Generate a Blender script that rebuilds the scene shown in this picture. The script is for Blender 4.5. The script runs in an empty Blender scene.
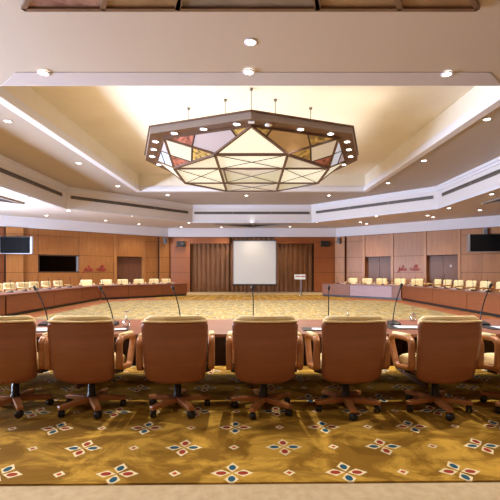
import bpy, math, random
from mathutils import Vector, Matrix
random.seed(7)
C = bpy.context.scene.collection
R = math.radians
PI = math.pi
H = 1.474           # eye height
F = 390.0
CX = 252.0

def P(px, py, z):
    """point of the horizontal plane z seen at pixel (px, py)"""
    d = F * (z - H) / (272.0 - py)
    return Vector(((px - CX) * d / F, d, z))

# ------------------------------------------------------------------ materials
MATS = {}
def mat(name, col, rough=0.5, metal=0.0, spec=0.5, emit=None, estr=0.0, coat=0.0):
    m = bpy.data.materials.new(name); m.use_nodes = True
    b = m.node_tree.nodes['Principled BSDF']
    b.inputs['Base Color'].default_value = (*col, 1)
    b.inputs['Roughness'].default_value = rough
    b.inputs['Metallic'].default_value = metal
    b.inputs['Specular IOR Level'].default_value = spec
    b.inputs['Coat Weight'].default_value = coat
    b.inputs['Coat Roughness'].default_value = 0.15
    if emit:
        b.inputs['Emission Color'].default_value = (*emit, 1)
        b.inputs['Emission Strength'].default_value = estr
    MATS[name] = m
    return m

def nodes(m): return m.node_tree.nodes, m.node_tree.links

def add_noise(m, c1, c2, scale=(1, 1, 1), nscale=5, detail=4, bump=0.0, lo=0.35, hi=0.65, coord='Object', rough_n=0.6, dist=0.0):
    n, l = nodes(m); b = n['Principled BSDF']
    tc = n.new('ShaderNodeTexCoord'); mp = n.new('ShaderNodeMapping')
    mp.inputs['Scale'].default_value = scale
    l.new(tc.outputs[coord], mp.inputs['Vector'])
    no = n.new('ShaderNodeTexNoise'); no.inputs['Scale'].default_value = nscale
    no.inputs['Detail'].default_value = detail; no.inputs['Roughness'].default_value = rough_n
    no.inputs['Distortion'].default_value = dist
    l.new(mp.outputs[0], no.inputs['Vector'])
    cr = n.new('ShaderNodeValToRGB')
    cr.color_ramp.elements[0].position = lo; cr.color_ramp.elements[0].color = (*c1, 1)
    cr.color_ramp.elements[1].position = hi; cr.color_ramp.elements[1].color = (*c2, 1)
    l.new(no.outputs['Fac'], cr.inputs['Fac'])
    l.new(cr.outputs[0], b.inputs['Base Color'])
    if bump:
        bu = n.new('ShaderNodeBump'); bu.inputs['Strength'].default_value = bump
        bu.inputs['Distance'].default_value = 0.01
        l.new(no.outputs['Fac'], bu.inputs['Height']); l.new(bu.outputs[0], b.inputs['Normal'])
    return m

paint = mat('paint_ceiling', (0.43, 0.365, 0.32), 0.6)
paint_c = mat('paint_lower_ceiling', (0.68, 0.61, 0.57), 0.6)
paint_strip = mat('paint_band', (0.46, 0.42, 0.45), 0.5)
paint_trim = mat('paint_trim', (0.74, 0.73, 0.80), 0.5)
paint_cove = add_noise(mat('paint_cove', (0.8, 0.7, 0.55), 0.6), (0.78, 0.71, 0.60), (0.84, 0.78, 0.68), nscale=0.5, detail=5)
paint_fascia = mat('paint_fascia', (0.74, 0.70, 0.71), 0.5)

def wood(name, c1, c2, vertical=True, rough=0.42, coat=0.04, coord='Object', s=1.0):
    m = mat(name, c1, rough, coat=coat)
    sc = (7 * s, 7 * s, 0.5 * s) if vertical else (0.7 * s, 0.7 * s, 9 * s)
    return add_noise(m, c1, c2, scale=sc, nscale=2.2, detail=6, lo=0.3, hi=0.7, coord=coord)
wood_wall = wood('wall_veneer', (0.32, 0.118, 0.03), (0.43, 0.175, 0.046), True)
wood_wall_red = wood('wall_veneer_red', (0.30, 0.088, 0.026), (0.37, 0.12, 0.036), True)
wood_col = wood('column_veneer', (0.38, 0.155, 0.045), (0.48, 0.205, 0.062), True)
wood_door = wood('door_veneer', (0.14, 0.052, 0.026), (0.19, 0.074, 0.035), True, rough=0.5)
wood_seam = mat('wall_backing', (0.06, 0.022, 0.012), 0.7)
wood_table = wood('table_front_veneer', (0.20, 0.062, 0.022), (0.27, 0.088, 0.032), False, rough=0.45)
wood_top = wood('table_top_veneer', (0.19, 0.06, 0.03), (0.25, 0.085, 0.045), False, rough=0.38, coat=0.0)
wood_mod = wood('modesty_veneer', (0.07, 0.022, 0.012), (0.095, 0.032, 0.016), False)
mauve_sheen = wood('panel_sheen', (0.32, 0.18, 0.19), (0.38, 0.23, 0.235), False, rough=0.4)  # glossy reflection on one table panel, painted in as a paler colour
wood_chair = wood('chair_veneer', (0.24, 0.080, 0.032), (0.31, 0.108, 0.045), False, rough=0.38, coat=0.1, s=0.8)
wood_arm = wood('chair_arm_wood', (0.31, 0.115, 0.035), (0.41, 0.165, 0.052), False, rough=0.35)
leather = add_noise(mat('cream_leather', (0.7, 0.58, 0.33), 0.42), (0.86, 0.68, 0.34), (0.92, 0.78, 0.45), nscale=9, detail=3, bump=0.15)
black = mat('black_plastic', (0.012, 0.012, 0.013), 0.35)
blackm = mat('black_metal', (0.02, 0.02, 0.022), 0.3, metal=0.6)
screen_blk = mat('dark_screen', (0.008, 0.008, 0.010), 0.5, spec=0.05)
silver = mat('silver', (0.30, 0.31, 0.37), 0.4, metal=0.4)
chrome = mat('chrome', (0.75, 0.75, 0.78), 0.15, metal=1.0)
plinth = mat('dark_plinth', (0.02, 0.024, 0.03), 0.3)
paper = mat('paper', (0.55, 0.56, 0.62), 0.7)
white = mat('white_board', (0.60, 0.60, 0.59), 0.7)
sign_white = mat('sign_white', (0.8, 0.88, 0.85), 0.5)
red_ink = mat('red_letters', (0.42, 0.008, 0.03), 0.35)
brown_frame = wood('fixture_wood', (0.11, 0.054, 0.03), (0.16, 0.083, 0.046), False)
ring_face = mat('ring_face', (0.24, 0.185, 0.16), 0.4)
vent_dark = mat('vent_dark', (0.03, 0.025, 0.02), 0.6)
vent_slat = mat('vent_slat', (0.30, 0.25, 0.22), 0.5)
lamp_em = mat('lamp_emitter', (1, 1, 1), 0.5, emit=(1, 0.93, 0.82), estr=14)
cable_m = mat('cable', (0.2, 0.17, 0.14), 0.5)
stone = add_noise(mat('beige_carpet', (0.5, 0.4, 0.27), 0.9), (0.43, 0.32, 0.18), (0.51, 0.39, 0.235), nscale=14, detail=6, bump=0.2)
curtain_m = add_noise(mat('curtain_cloth', (0.2, 0.1, 0.05), 0.75), (0.17, 0.072, 0.030), (0.26, 0.118, 0.052), scale=(3, 3, 0.2), nscale=3, detail=3)
red_band = add_noise(mat('carpet_red_band', (0.4, 0.1, 0.03), 0.95), (0.26, 0.075, 0.025), (0.37, 0.13, 0.045), nscale=2, detail=6)

# glass for cups and window
def glass(name, tint=(1, 1, 1), fac=0.12):
    m = bpy.data.materials.new(name); m.use_nodes = True
    n, l = nodes(m); n.remove(n['Principled BSDF'])
    t = n.new('ShaderNodeBsdfTransparent'); t.inputs[0].default_value = (*tint, 1)
    g = n.new('ShaderNodeBsdfGlossy'); g.inputs['Roughness'].default_value = 0.03
    mx = n.new('ShaderNodeMixShader')
    lw = n.new('ShaderNodeLayerWeight'); lw.inputs[0].default_value = 0.35
    ma = n.new('ShaderNodeMath'); ma.operation = 'ADD'; ma.use_clamp = True; ma.inputs[1].default_value = fac
    l.new(lw.outputs['Facing'], ma.inputs[0]); l.new(ma.outputs[0], mx.inputs[0])
    l.new(t.outputs[0], mx.inputs[1]); l.new(g.outputs[0], mx.inputs[2])
    l.new(mx.outputs[0], n['Material Output'].inputs[0])
    return m
cup_glass = glass('clear_glass', fac=0.22)
win_glass = glass('window_glass', fac=0.03)

# back-lit chandelier glass
def lit(name, col, s, base=None, mosaic=False):
    m = mat(name, base or col, 0.3, emit=col, estr=s)
    if mosaic:
        n, l = nodes(m); b = n['Principled BSDF']
        tc = n.new('ShaderNodeTexCoord')
        vo = n.new('ShaderNodeTexVoronoi'); vo.inputs['Scale'].default_value = 9
        l.new(tc.outputs['Object'], vo.inputs['Vector'])
        cr = n.new('ShaderNodeValToRGB'); sp = n.new('ShaderNodeSeparateColor')
        l.new(vo.outputs['Color'], sp.inputs[0]); l.new(sp.outputs[0], cr.inputs['Fac'])
        cr.color_ramp.elements[0].color = (col[0]*.35, col[1]*.3, col[2]*.3, 1)
        cr.color_ramp.elements[1].color = (min(1, col[0]*1.6), min(1, col[1]*1.6), min(1, col[2]*1.8), 1)
        l.new(cr.outputs[0], b.inputs['Base Color']); l.new(cr.outputs[0], b.inputs['Emission Color'])
    return m
g_cream = lit('glass_cream', (0.80, 0.74, 0.54), 0.75, (0.5, 0.45, 0.35))
g_bright = lit('glass_bright', (0.92, 0.88, 0.68), 0.82, (0.5, 0.45, 0.35))
g_olive = lit('glass_olive', (0.55, 0.50, 0.32), 0.75, (0.4, 0.36, 0.28))
g_pale = lit('glass_pale', (0.58, 0.50, 0.40), 0.6, (0.5, 0.45, 0.35))
g_lilac = lit('glass_lilac', (0.42, 0.32, 0.30), 0.35, (0.4, 0.34, 0.36))
g_blue = lit('glass_blue', (0.60, 0.62, 0.72), 0.6, (0.4, 0.42, 0.5))
g_tan = lit('glass_tan', (0.34, 0.19, 0.07), 0.4, (0.4, 0.26, 0.13))
g_gold = lit('glass_gold', (0.34, 0.22, 0.06), 0.4, mosaic=True)
g_red = lit('glass_red', (0.30, 0.10, 0.06), 0.35, mosaic=True)
g_dark = add_noise(mat('glass_dark', (0.1, 0.08, 0.07), 0.3), (0.11, 0.085, 0.075), (0.17, 0.13, 0.11), nscale=1.5, detail=6)
g_marble = add_noise(mat('glass_marble', (0.2, 0.1, 0.08), 0.3), (0.16, 0.075, 0.06), (0.34, 0.21, 0.17), nscale=2.5, detail=8, dist=1.0)
g_brown = add_noise(mat('glass_brown', (0.2, 0.1, 0.08), 0.3), (0.16, 0.09, 0.045), (0.24, 0.145, 0.075), nscale=2.0, detail=6)

# ---- flowered gold carpet, pattern worked out in metres -----------------
def carpet_mat(name, pale):
    m = mat(name, (0.4, 0.25, 0.05), 0.95, spec=0.1)
    n, l = nodes(m); b = n['Principled BSDF']
    def M(op, a, bb=None, c=None):
        k = n.new('ShaderNodeMath'); k.operation = op
        for i, v in enumerate((a, bb, c)):
            if v is None: continue
            if isinstance(v, (int, float)): k.inputs[i].default_value = v
            else: l.new(v, k.inputs[i])
        return k.outputs[0]
    def MIX(f, a, c):
        k = n.new('ShaderNodeMix'); k.data_type = 'RGBA'
        if isinstance(f, (int, float)): k.inputs[0].default_value = f
        else: l.new(f, k.inputs[0])
        for i, v in ((6, a), (7, c)):
            if isinstance(v, tuple): k.inputs[i].default_value = (*v, 1)
            else: l.new(v, k.inputs[i])
        return k.outputs[2]
    tc = n.new('ShaderNodeTexCoord')
    # ground: brushed gold pile
    def noise(sx, sy, sc, det, rg=0.6, dist=0.0, off=0):
        mp = n.new('ShaderNodeMapping'); mp.inputs['Scale'].default_value = (sx, sy, 1)
        mp.inputs['Rotation'].default_value = (0, 0, off)
        l.new(tc.outputs['Object'], mp.inputs[0])
        k = n.new('ShaderNodeTexNoise'); k.inputs['Scale'].default_value = sc
        k.inputs['Detail'].default_value = det; k.inputs['Roughness'].default_value = rg
        k.inputs['Distortion'].default_value = dist
        l.new(mp.outputs[0], k.inputs['Vector']); return k.outputs['Fac']
    n1 = noise(1, 1.3, 1.9, 7, 0.66, 0.9)
    n2 = noise(0.6, 3.0, 2.2, 6, 0.7, 0.8, 0.4)
    n3 = noise(1, 1, 60, 2)
    def ramp(f, lo, hi):
        k = n.new('ShaderNodeMapRange'); k.inputs[1].default_value = lo; k.inputs[2].default_value = hi
        k.interpolation_type = 'SMOOTHSTEP'
        l.new(f, k.inputs[0]); return k.outputs[0]
    if pale:
        w1 = noise(1.6, 1.0, 1.4, 7, 0.8, 0.5)
        w2 = noise(3.0, 0.8, 2.6, 6, 0.8)
        g = MIX(ramp(w2, 0.42, 0.58), (0.29, 0.185, 0.045), (0.45, 0.375, 0.20))
        g = MIX(M('MULTIPLY', ramp(w1, 0.48, 0.56), 0.75), g, (0.21, 0.195, 0.14))
    else:
        g = MIX(ramp(n1, 0.41, 0.60), (0.20, 0.098, 0.010), (0.48, 0.275, 0.040))
        g = MIX(M('MULTIPLY', ramp(n2, 0.50, 0.68), 0.65), g, (0.19, 0.095, 0.014))
        g = MIX(M('MULTIPLY', ramp(n3, 0.35, 0.7), 0.15), g, (0.12, 0.07, 0.01))
    # lattice
    mp = n.new('ShaderNodeMapping'); mp.vector_type = 'POINT'
    mp.inputs['Rotation'].default_value = (0, 0, R(-0.8))
    l.new(tc.outputs['Object'], mp.inputs[0])
    sp = n.new('ShaderNodeSeparateXYZ'); l.new(mp.outputs[0], sp.inputs[0])
    S = 0.42
    X = M('DIVIDE', M('ADD', sp.outputs[0], 0.146 - 0.04), S)
    Y = M('DIVIDE', M('SUBTRACT', sp.outputs[1], 2.862), S)
    ix = M('ROUND', X); iy = M('ROUND', Y)
    lx = M('MULTIPLY', M('SUBTRACT', X, ix), S); ly = M('MULTIPLY', M('SUBTRACT', Y, iy), S)
    par = M('FLOORED_MODULO', M('ADD', ix, iy), 2.0)         # 0 -> flower, 1 -> small lozenge
    flower = M('LESS_THAN', M('ABSOLUTE', M('SUBTRACT', par, 0.0)), 0.5)
    rowpar = M('GREATER_THAN', M('FLOORED_MODULO', iy, 2.0), 0.5)
    ax = M('ABSOLUTE', lx); ay = M('ABSOLUTE', ly)
    a = M('MAXIMUM', ax, ay); c = M('MINIMUM', ax, ay)
    xdom = M('GREATER_THAN', ax, ay)
    # petal outline (lozenge from a=.012 to .158, widest at .082)
    w = M('SUBTRACT', 0.052, M('MULTIPLY', M('ABSOLUTE', M('SUBTRACT', a, 0.084)), 0.70))
    pet = M('MULTIPLY', M('LESS_THAN', c, w), flower)
    da = M('DIVIDE', M('SUBTRACT', a, 0.080), 0.038); dc = M('DIVIDE', c, 0.026)
    ov = M('MULTIPLY', M('LESS_THAN', M('ADD', M('MULTIPLY', da, da), M('MULTIPLY', dc, dc)), 1.0), flower)
    isred = M('ABSOLUTE', M('SUBTRACT', xdom, rowpar))
    smallf = M('SUBTRACT', 1.0, flower)
    dd = M('ADD', M('DIVIDE', ax, 0.046), M('DIVIDE', ay, 0.046))
    sm = M('MULTIPLY', M('LESS_THAN', dd, 1.0), smallf)
    smr = M('MULTIPLY', M('LESS_THAN', dd, 0.48), smallf)
    o = MIX(M('MAXIMUM', pet, sm), g, (0.66, 0.55, 0.33))
    oc = MIX(isred, (0.02, 0.075, 0.12), (0.27, 0.035, 0.018))
    o = MIX(ov, o, oc); o = MIX(smr, o, (0.38, 0.06, 0.02))
    l.new(o, b.inputs['Base Color'])
    bu = n.new('ShaderNodeBump'); bu.inputs['Strength'].default_value = 0.25; bu.inputs['Distance'].default_value = 0.01
    l.new(n2, bu.inputs['Height']); l.new(bu.outputs[0], b.inputs['Normal'])
    return m
carpet_gold = carpet_mat('carpet_gold', False)
carpet_pale = carpet_mat('carpet_pale', True)

# ------------------------------------------------------------------ mesh builder
class MB:
    def __init__(s): s.v = []; s.f = []; s.mi = []; s.cur = 0; s.sm = []; s.smooth = False
    def add(s, vs, fs):
        o = len(s.v); s.v += [tuple(p) for p in vs]
        for f in fs: s.f.append(tuple(i + o for i in f)); s.mi.append(s.cur); s.sm.append(s.smooth)
    def box(s, x0, x1, y0, y1, z0, z1, M=None):
        vs = [Vector(p) for p in ((x0,y0,z0),(x1,y0,z0),(x1,y1,z0),(x0,y1,z0),(x0,y0,z1),(x1,y0,z1),(x1,y1,z1),(x0,y1,z1))]
        if M: vs = [M @ p for p in vs]
        s.add(vs, [(3,2,1,0),(4,5,6,7),(0,1,5,4),(1,2,6,5),(2,3,7,6),(3,0,4,7)])
    def prism(s, poly, z0, z1):
        n = len(poly)
        s.add([(p[0], p[1], z0) for p in poly] + [(p[0], p[1], z1) for p in poly],
              [tuple(reversed(range(n))), tuple(range(n, 2*n))] + [(i, (i+1) % n, n+(i+1) % n, n+i) for i in range(n)])
    def bar(s, p, q, w, h=None, up=(0, 0, 1)):
        p = Vector(p); q = Vector(q); h = h or w
        d = (q - p).normalized(); u = Vector(up)
        if abs(d.dot(u)) > 0.99: u = Vector((0, 1, 0))
        a = d.cross(u).normalized(); b = a.cross(d)
        vs = []
        for c in (p, q):
            for sa, sb in ((-1,-1),(1,-1),(1,1),(-1,1)): vs.append(c + a*sa*w/2 + b*sb*h/2)
        s.add(vs, [(0,1,2,3),(7,6,5,4),(0,4,5,1),(1,5,6,2),(2,6,7,3),(3,7,4,0)])
    def tube(s, pts, r, n=8, closed=False, caps=True):
        pts = [Vector(p) for p in pts]; m = len(pts)
        rs = r if isinstance(r, (list, tuple)) else [r]*m
        vs = []
        ref = Vector((0.13, 0.31, 0.94)).normalized()
        for i, p in enumerate(pts):
            if closed: d = pts[(i+1) % m] - pts[i-1]
            else: d = pts[min(i+1, m-1)] - pts[max(i-1, 0)]
            d.normalize()
            rr = ref if abs(d.dot(ref)) < 0.95 else Vector((1, 0, 0))
            a = d.cross(rr).normalized(); b = a.cross(d)
            for k in range(n):
                t = 2*PI*k/n; vs.append(p + (a*math.cos(t) + b*math.sin(t))*rs[i])
        fs = []
        for i in range(m if closed else m-1):
            j = (i+1) % m
            for k in range(n): fs.append((i*n+k, i*n+(k+1) % n, j*n+(k+1) % n, j*n+k))
        if caps and not closed: fs += [tuple(reversed(range(n))), tuple(range((m-1)*n, m*n))]
        sm = s.smooth; s.smooth = True; s.add(vs, fs); s.smooth = sm
    def lathe(s, prof, n=16, M=None, caps=True):
        vs = []
        for r_, z in prof:
            for k in range(n):
                t = 2*PI*k/n; p = Vector((r_*math.cos(t), r_*math.sin(t), z)); vs.append(M @ p if M else p)
        fs = []
        for i in range(len(prof)-1):
            for k in range(n): fs.append((i*n+k, i*n+(k+1) % n, (i+1)*n+(k+1) % n, (i+1)*n+k))
        if caps: fs += [tuple(reversed(range(n))), tuple(range((len(prof)-1)*n, len(prof)*n))]
        sm = s.smooth; s.smooth = True; s.add(vs, fs); s.smooth = sm
    def sweep(s, path, prof, closed=True):
        """path: list of (point, a, b) frames; prof: list of (u, v)"""
        n = len(prof); m = len(path); vs = []
        for p, a, b in path:
            for u, v in prof: vs.append(p + a*u + b*v)
        fs = []
        for i in range(m if closed else m-1):
            j = (i+1) % m
            for k in range(n): fs.append((i*n+k, i*n+(k+1) % n, j*n+(k+1) % n, j*n+k))
        if not closed: fs += [tuple(reversed(range(n))), tuple(range((m-1)*n, m*n))]
        sm = s.smooth; s.smooth = True; s.add(vs, fs); s.smooth = sm
    def build(s, name, mats, parent=None, bevel=0.0, seg=2, sub=0, loc=None, rz=None):
        if not isinstance(mats, (list, tuple)): mats = [mats]
        me = bpy.data.meshes.new(name); me.from_pydata(s.v, [], s.f)
        for m in mats: me.materials.append(m)
        for p, i, sm in zip(me.polygons, s.mi, s.sm): p.material_index = i; p.use_smooth = sm
        me.update()
        import bmesh
        b = bmesh.new(); b.from_mesh(me); bmesh.ops.recalc_face_normals(b, faces=b.faces); b.to_mesh(me); b.free()
        o = bpy.data.objects.new(name, me); C.objects.link(o)
        if parent: o.parent = parent
        if loc is not None: o.location = loc
        if rz is not None: o.rotation_euler.z = rz
        if bevel:
            md = o.modifiers.new('bevel', 'BEVEL'); md.width = bevel; md.segments = seg; md.limit_method = 'ANGLE'; md.angle_limit = R(40)
        if sub:
            md = o.modifiers.new('sub', 'SUBSURF'); md.levels = sub; md.render_levels = sub
        return o

def tag(o, label=None, cat=None, group=None, kind=None):
    if label: o['label'] = label
    if cat: o['category'] = cat
    if group: o['group'] = group
    if kind: o['kind'] = kind
    return o
def thing(name, label, cat, loc=(0, 0, 0), rz=0, group=None):
    o = bpy.data.objects.new(name, None); C.objects.link(o); o.empty_display_size = 0.1
    o.location = loc; o.rotation_euler = (0, 0, rz)
    return tag(o, label, cat, group)
def struct(o, label=None):
    o['kind'] = 'structure'
    if label: o['label'] = label
    return o
def dup(root, loc, rz, label, group=None, scale=(1, 1, 1)):
    r = root.copy(); C.objects.link(r); r.location = loc; r.rotation_euler = (0, 0, rz)
    r['label'] = label
    r.scale = scale
    if group: r['group'] = group
    for ch in list(root.children):
        c = ch.copy(); C.objects.link(c); c.parent = r
        for g in ch.children:
            d = g.copy(); C.objects.link(d); d.parent = c
    return r
ORD = ['first', 'second', 'third', 'fourth', 'fifth', 'sixth', 'seventh', 'eighth', 'ninth', 'tenth',
       'eleventh', 'twelfth', 'thirteenth', 'fourteenth', 'fifteenth', 'sixteenth', 'seventeenth']

# ------------------------------------------------------------------ floor and carpet
ZC = 4.68; ZB = 5.80; ZT = 6.65; ZW = 4.05
b = MB(); b.prism([(-15.5, -4.3), (15.5, -4.3), (15.5, 22), (6.8, 29.4), (-6.8, 29.4), (-15.5, 22)], -0.15, -0.012)
struct(b.build('floor', stone))
b = MB()
def yl(x): return 2.735 + 0.0145*x
b.prism([(-14.6, yl(-14.6)), (14.6, yl(14.6)), (14.6, 21.0), (9.6, 25.3), (-9.6, 25.3), (-14.6, 21.0)], -0.0115, 0.0)
carpet = tag(b.build('carpet', carpet_gold), 'gold carpet with blue and red petal flowers under the tables', 'carpet')
b = MB()
def ring(outer, inner, z0, z1, skip=()):
    n = len(outer)
    for i in range(n):
        if i in skip: continue
        j = (i+1) % n
        b.prism([outer[i], outer[j], inner[j], inner[i]], z0, z1)
O_ = [(-7.9, 7.0), (7.9, 7.0), (7.9, 20.35), (5.75, 22.55), (4.9, 20.75), (-4.9, 20.75), (-5.75, 22.55), (-7.9, 20.35)]
I_ = [(-7.0, 7.9), (7.0, 7.9), (7.0, 19.3), (6.0, 20.3), (5.0, 20.3), (-5.0, 20.3), (-6.0, 20.3), (-7.0, 19.3)]
ring(O_, I_, 0.0005, 0.002)
b.build('border_band', red_band, carpet)['label'] = 'red border band'
b = MB(); b.prism(I_, 0.0005, 0.0018)
b.build('center_field', carpet_pale, carpet)['label'] = 'pale patterned middle field'

# ------------------------------------------------------------------ walls
A0 = Vector((-6.2, 28.7, 0)); TL = Vector((-0.7667, -0.6421, 0)).normalized()
def wall_frame(side):
    """matrix whose local x runs along the diagonal wall away from the curtain, local y into the room, z up"""
    if side == 'left': o, t, nn = A0, TL, Vector((0.6421, -0.7667, 0)).normalized()
    else: o, t, nn = Vector((6.2, 28.7, 0)), Vector((0.7667, -0.6421, 0)).normalized(), Vector((-0.6421, -0.7667, 0)).normalized()
    return Matrix(((t.x, nn.x, 0, o.x), (t.y, nn.y, 0, o.y), (0, 0, 1, 0), (0, 0, 0, 1)))
ZS = [0.02, 1.45, 2.52, 3.66, 4.04]
TH = 0.28
G = 0.011
def panel_wall(name, M, cols, length, mats_map):
    """cols: list of (s0, s1, kind); kinds: panel, door, window, column, recess"""
    b = MB()
    b.cur = 1; b.box(-0.05, length, -0.45, -0.36, 0, 4.68, M); b.box(-0.05, length, -0.36, 0.0 - 0.015, 4.04, 4.68, M)
    for s0, s1, kind in cols:
        rows = [(ZS[i], ZS[i+1]) for i in range(4)]
        dep = 0.0; mi = 0
        if kind == 'column': dep = 0.22; mi = 2
        if kind == 'redpanel': mi = 3
        if kind in ('door',): rows = [(2.52, 4.04)]
        if kind == 'window': rows = [(0.02, 1.45), (2.52, 3.66), (3.66, 4.04)]
        if kind == 'recess': dep = -0.30; mi = 3
        if kind == 'panel2': rows = [(0.02, 1.45), (1.45, 2.52), (2.52, 4.04)]
        for z0, z1 in rows:
            b.cur = 1; b.box(s0, s1, -0.40, dep - 0.018, z0 - 0.0, z1, M)
            b.cur = mi; b.box(s0 + G, s1 - G, dep - 0.018, dep, z0 + G, z1 - G, M)
    return struct(b.build(name, [wood_wall, wood_seam, wood_col, wood_wall_red]))
ML = wall_frame('left'); MR = wall_frame('right')
panel_wall('wall_left_diagonal', ML, [(0.0, .78, 'column'), (.78, 1.72, 'panel'), (1.9, 3.8, 'door'), (4.0, 6.22, 'panel2'), (6.22, 8.52, 'window'),
    (8.52, 9.31, 'panel'), (9.31, 10.2, 'column'), (10.2, 11.6, 'recess')], 11.6, None)
panel_wall('wall_right_diagonal', MR, [(0.0, .78, 'column'), (.78, 2.05, 'panel'), (2.22, 4.05, 'door'), (4.22, 6.14, 'panel2'), (6.3, 8.1, 'door'),
    (8.25, 9.4, 'panel'), (9.4, 10.55, 'column'), (10.55, 11.6, 'recess')], 11.6, None)

def W(M, s, y, z): return M @ Vector((s, y, z))
# pilaster strips beside the doors
tn = 0
def pil(M, s0, s1, dep=0.05, z1=4.04, m=None):
    global tn; tn += 1
    b = MB(); b.box(s0, s1, -0.40, dep, 0.0, z1, M); struct(b.build('trim_%d' % tn, m or wood_col))
for s0, s1 in ((1.72, 1.9), (3.8, 4.0)): pil(ML, s0, s1)
for s0, s1 in ((2.05, 2.22), (4.05, 4.22), (6.14, 6.3), (8.1, 8.25)): pil(MR, s0, s1)

# doors, set back in their openings
dn = 0
def door(M, s0, s1, handle=True, sign=False):
    global dn; dn += 1
    mid = (s0 + s1)/2
    d = MB(); d.box(s0, mid - 0.006, -0.345, -0.30, 0.0, 2.50, M); d.box(mid + 0.006, s1, -0.345, -0.30, 0.0, 2.50, M)
    o = struct(d.build('door_%d' % dn, wood_door, bevel=0.004))
    if handle:
        for sg in (-1, 1):
            h = MB()
            h.tube([W(M, mid + sg*0.07, -0.30, 1.02), W(M, mid + sg*0.07, -0.24, 1.02), W(M, mid + sg*0.07, -0.24, 1.3), W(M, mid + sg*0.07, -0.30, 1.3)], 0.014)
            h.build('door_handle', chrome, o)
    if sign:
        h = MB(); h.box(mid + 0.38, mid + 0.50, -0.30, -0.292, 1.78, 1.92, M); h.build('door_sign', paper, o)
    return o
door(ML, 1.9, 3.8, False); door(MR, 2.22, 4.05, False); door(MR, 6.3, 8.1, True, True)

# projection-room window in the left diagonal wall
b = MB()
s0, s1, z0, z1 = 6.24, 8.50, 1.47, 2.50
for a in ((s0, s1, z0, z0+.04), (s0, s1, z1-.04, z1), (s1-.04, s1, z0, z1)):
    b.box(a[0], a[1], -0.20, 0.012, a[2], a[3], ML)
wf = struct(b.build('window_1', wood_seam, bevel=0.004))
b = MB(); b.box(s0, s0+.11, -0.20, 0.015, z0+.04, z1-.04, ML); b.build('side_frame', silver, wf)
b = MB(); b.box(s0+.05, s1-.05, -0.12, -0.11, z0+.05, z1-.05, ML); b.build('window_pane', glass('booth_glass', (0.25, 0.22, 0.2), 0.0), wf)
b = MB(); b.box(s0-.02, s1+.02, -0.36, -0.35, z0-.02, z1+.02, ML); b.build('window_blind', mat('booth_dark', (0.05, 0.028, 0.02), 0.5), wf)
b = MB()
M_ = ML
b.box(s0+.18, s0+.42, -0.33, -0.2, z0+.05, z0+.30, ML); b.box(s0+.30, s0+.62, -0.33, -0.2, z0+.30, z0+.42, ML)
tag(b.build('projector', mat('projector_grey', (0.10, 0.12, 0.15), 0.4), bevel=0.01), 'small grey projector behind the dark booth window', 'projector')

# far wall with curtain recess
b = MB()
b.cur = 1; b.box(-6.9, 6.9, 29.15, 29.3, 0, 4.68); b.box(-6.9, 6.9, 28.72, 29.15, 4.04, 4.68)
for sg in (-1, 1):
    xs = sorted((sg*6.2, sg*4.55))
    for i in range(4):
        b.cur = 1; b.box(xs[0], xs[1], 28.72, 29.15, ZS[i], ZS[i+1])
        b.cur = 0; b.box(xs[0]+G, xs[1]-G, 28.70, 28.72, ZS[i]+G, ZS[i+1]-G)
    xs = sorted((sg*4.55, sg*1.65))
    b.cur = 1; b.box(xs[0], xs[1], 28.72, 28.80, 3.56, 4.04)
    b.cur = 0; b.box(xs[0]+G, xs[1]-G, 28.70, 28.72, 3.57, 4.03)
struct(b.build('wall_far', [wood_wall_red, wood_seam]))

# upper plaster band (cornice) above the panelling, following the walls
def band(name, segs, m, t=0.05):
    b = MB()
    for (x0, y0), (x1, y1), z0, z1, off in segs:
        p = Vector((x0, y0, 0)); q = Vector((x1, y1, 0)); d = (q-p).normalized(); nn = Vector((d.y, -d.x, 0))
        b.prism([(p + nn*0)[:2], (q)[:2], (q + nn*(off))[:2], (p + nn*off)[:2]], z0, z1)
    return struct(b.build(name, m))
CL = (-15.1, 21.247); CR = (15.1, 21.247)
band('trim_20', [(CL, (-6.2, 28.7), ZW, ZC, 0.10)], paint_trim)
band('trim_21', [((-6.3, 28.7), (6.3, 28.7), ZW, ZC, 0.10)], paint_trim)
band('trim_22', [((6.2, 28.7), CR, ZW, ZC, 0.10)], paint_trim)

# side and back walls (beside and behind the camera)
b = MB()
b.box(-15.3, -15.1, -4.1, 3.0, 0, ZC); b.box(-15.3, -15.1, 18.0, 21.5, 0, ZC)
b.box(-15.3, -15.1, 3.0, 18.0, 0, 0.8); b.box(-15.3, -15.1, 3.0, 18.0, 3.9, ZC)
struct(b.build('wall_left', wood_wall))
b = MB(); b.box(15.1, 15.3, -4.1, 21.5, 0, ZC); struct(b.build('wall_right', wood_wall))
b = MB(); b.box(-15.3, 15.3, -4.3, -4.1, 0, 6.0); struct(b.build('wall_back', wood_wall))
b = MB()
for y in (3.0, 6.0, 9.0, 12.0, 15.0, 17.94): b.box(-15.28, -15.12, y, y+0.06, 0.8, 3.9)
b.box(-15.28, -15.12, 3, 18, 0.8, 0.86); b.box(-15.28, -15.12, 3, 18, 3.84, 3.9)
wf = struct(b.build('added_window', paint_trim))  # unseen window, added to bring cool light onto the left ceiling
b = MB(); b.box(-15.205, -15.20, 3.0, 18.0, 0.84, 3.86); b.build('window_pane', win_glass, wf)

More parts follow.
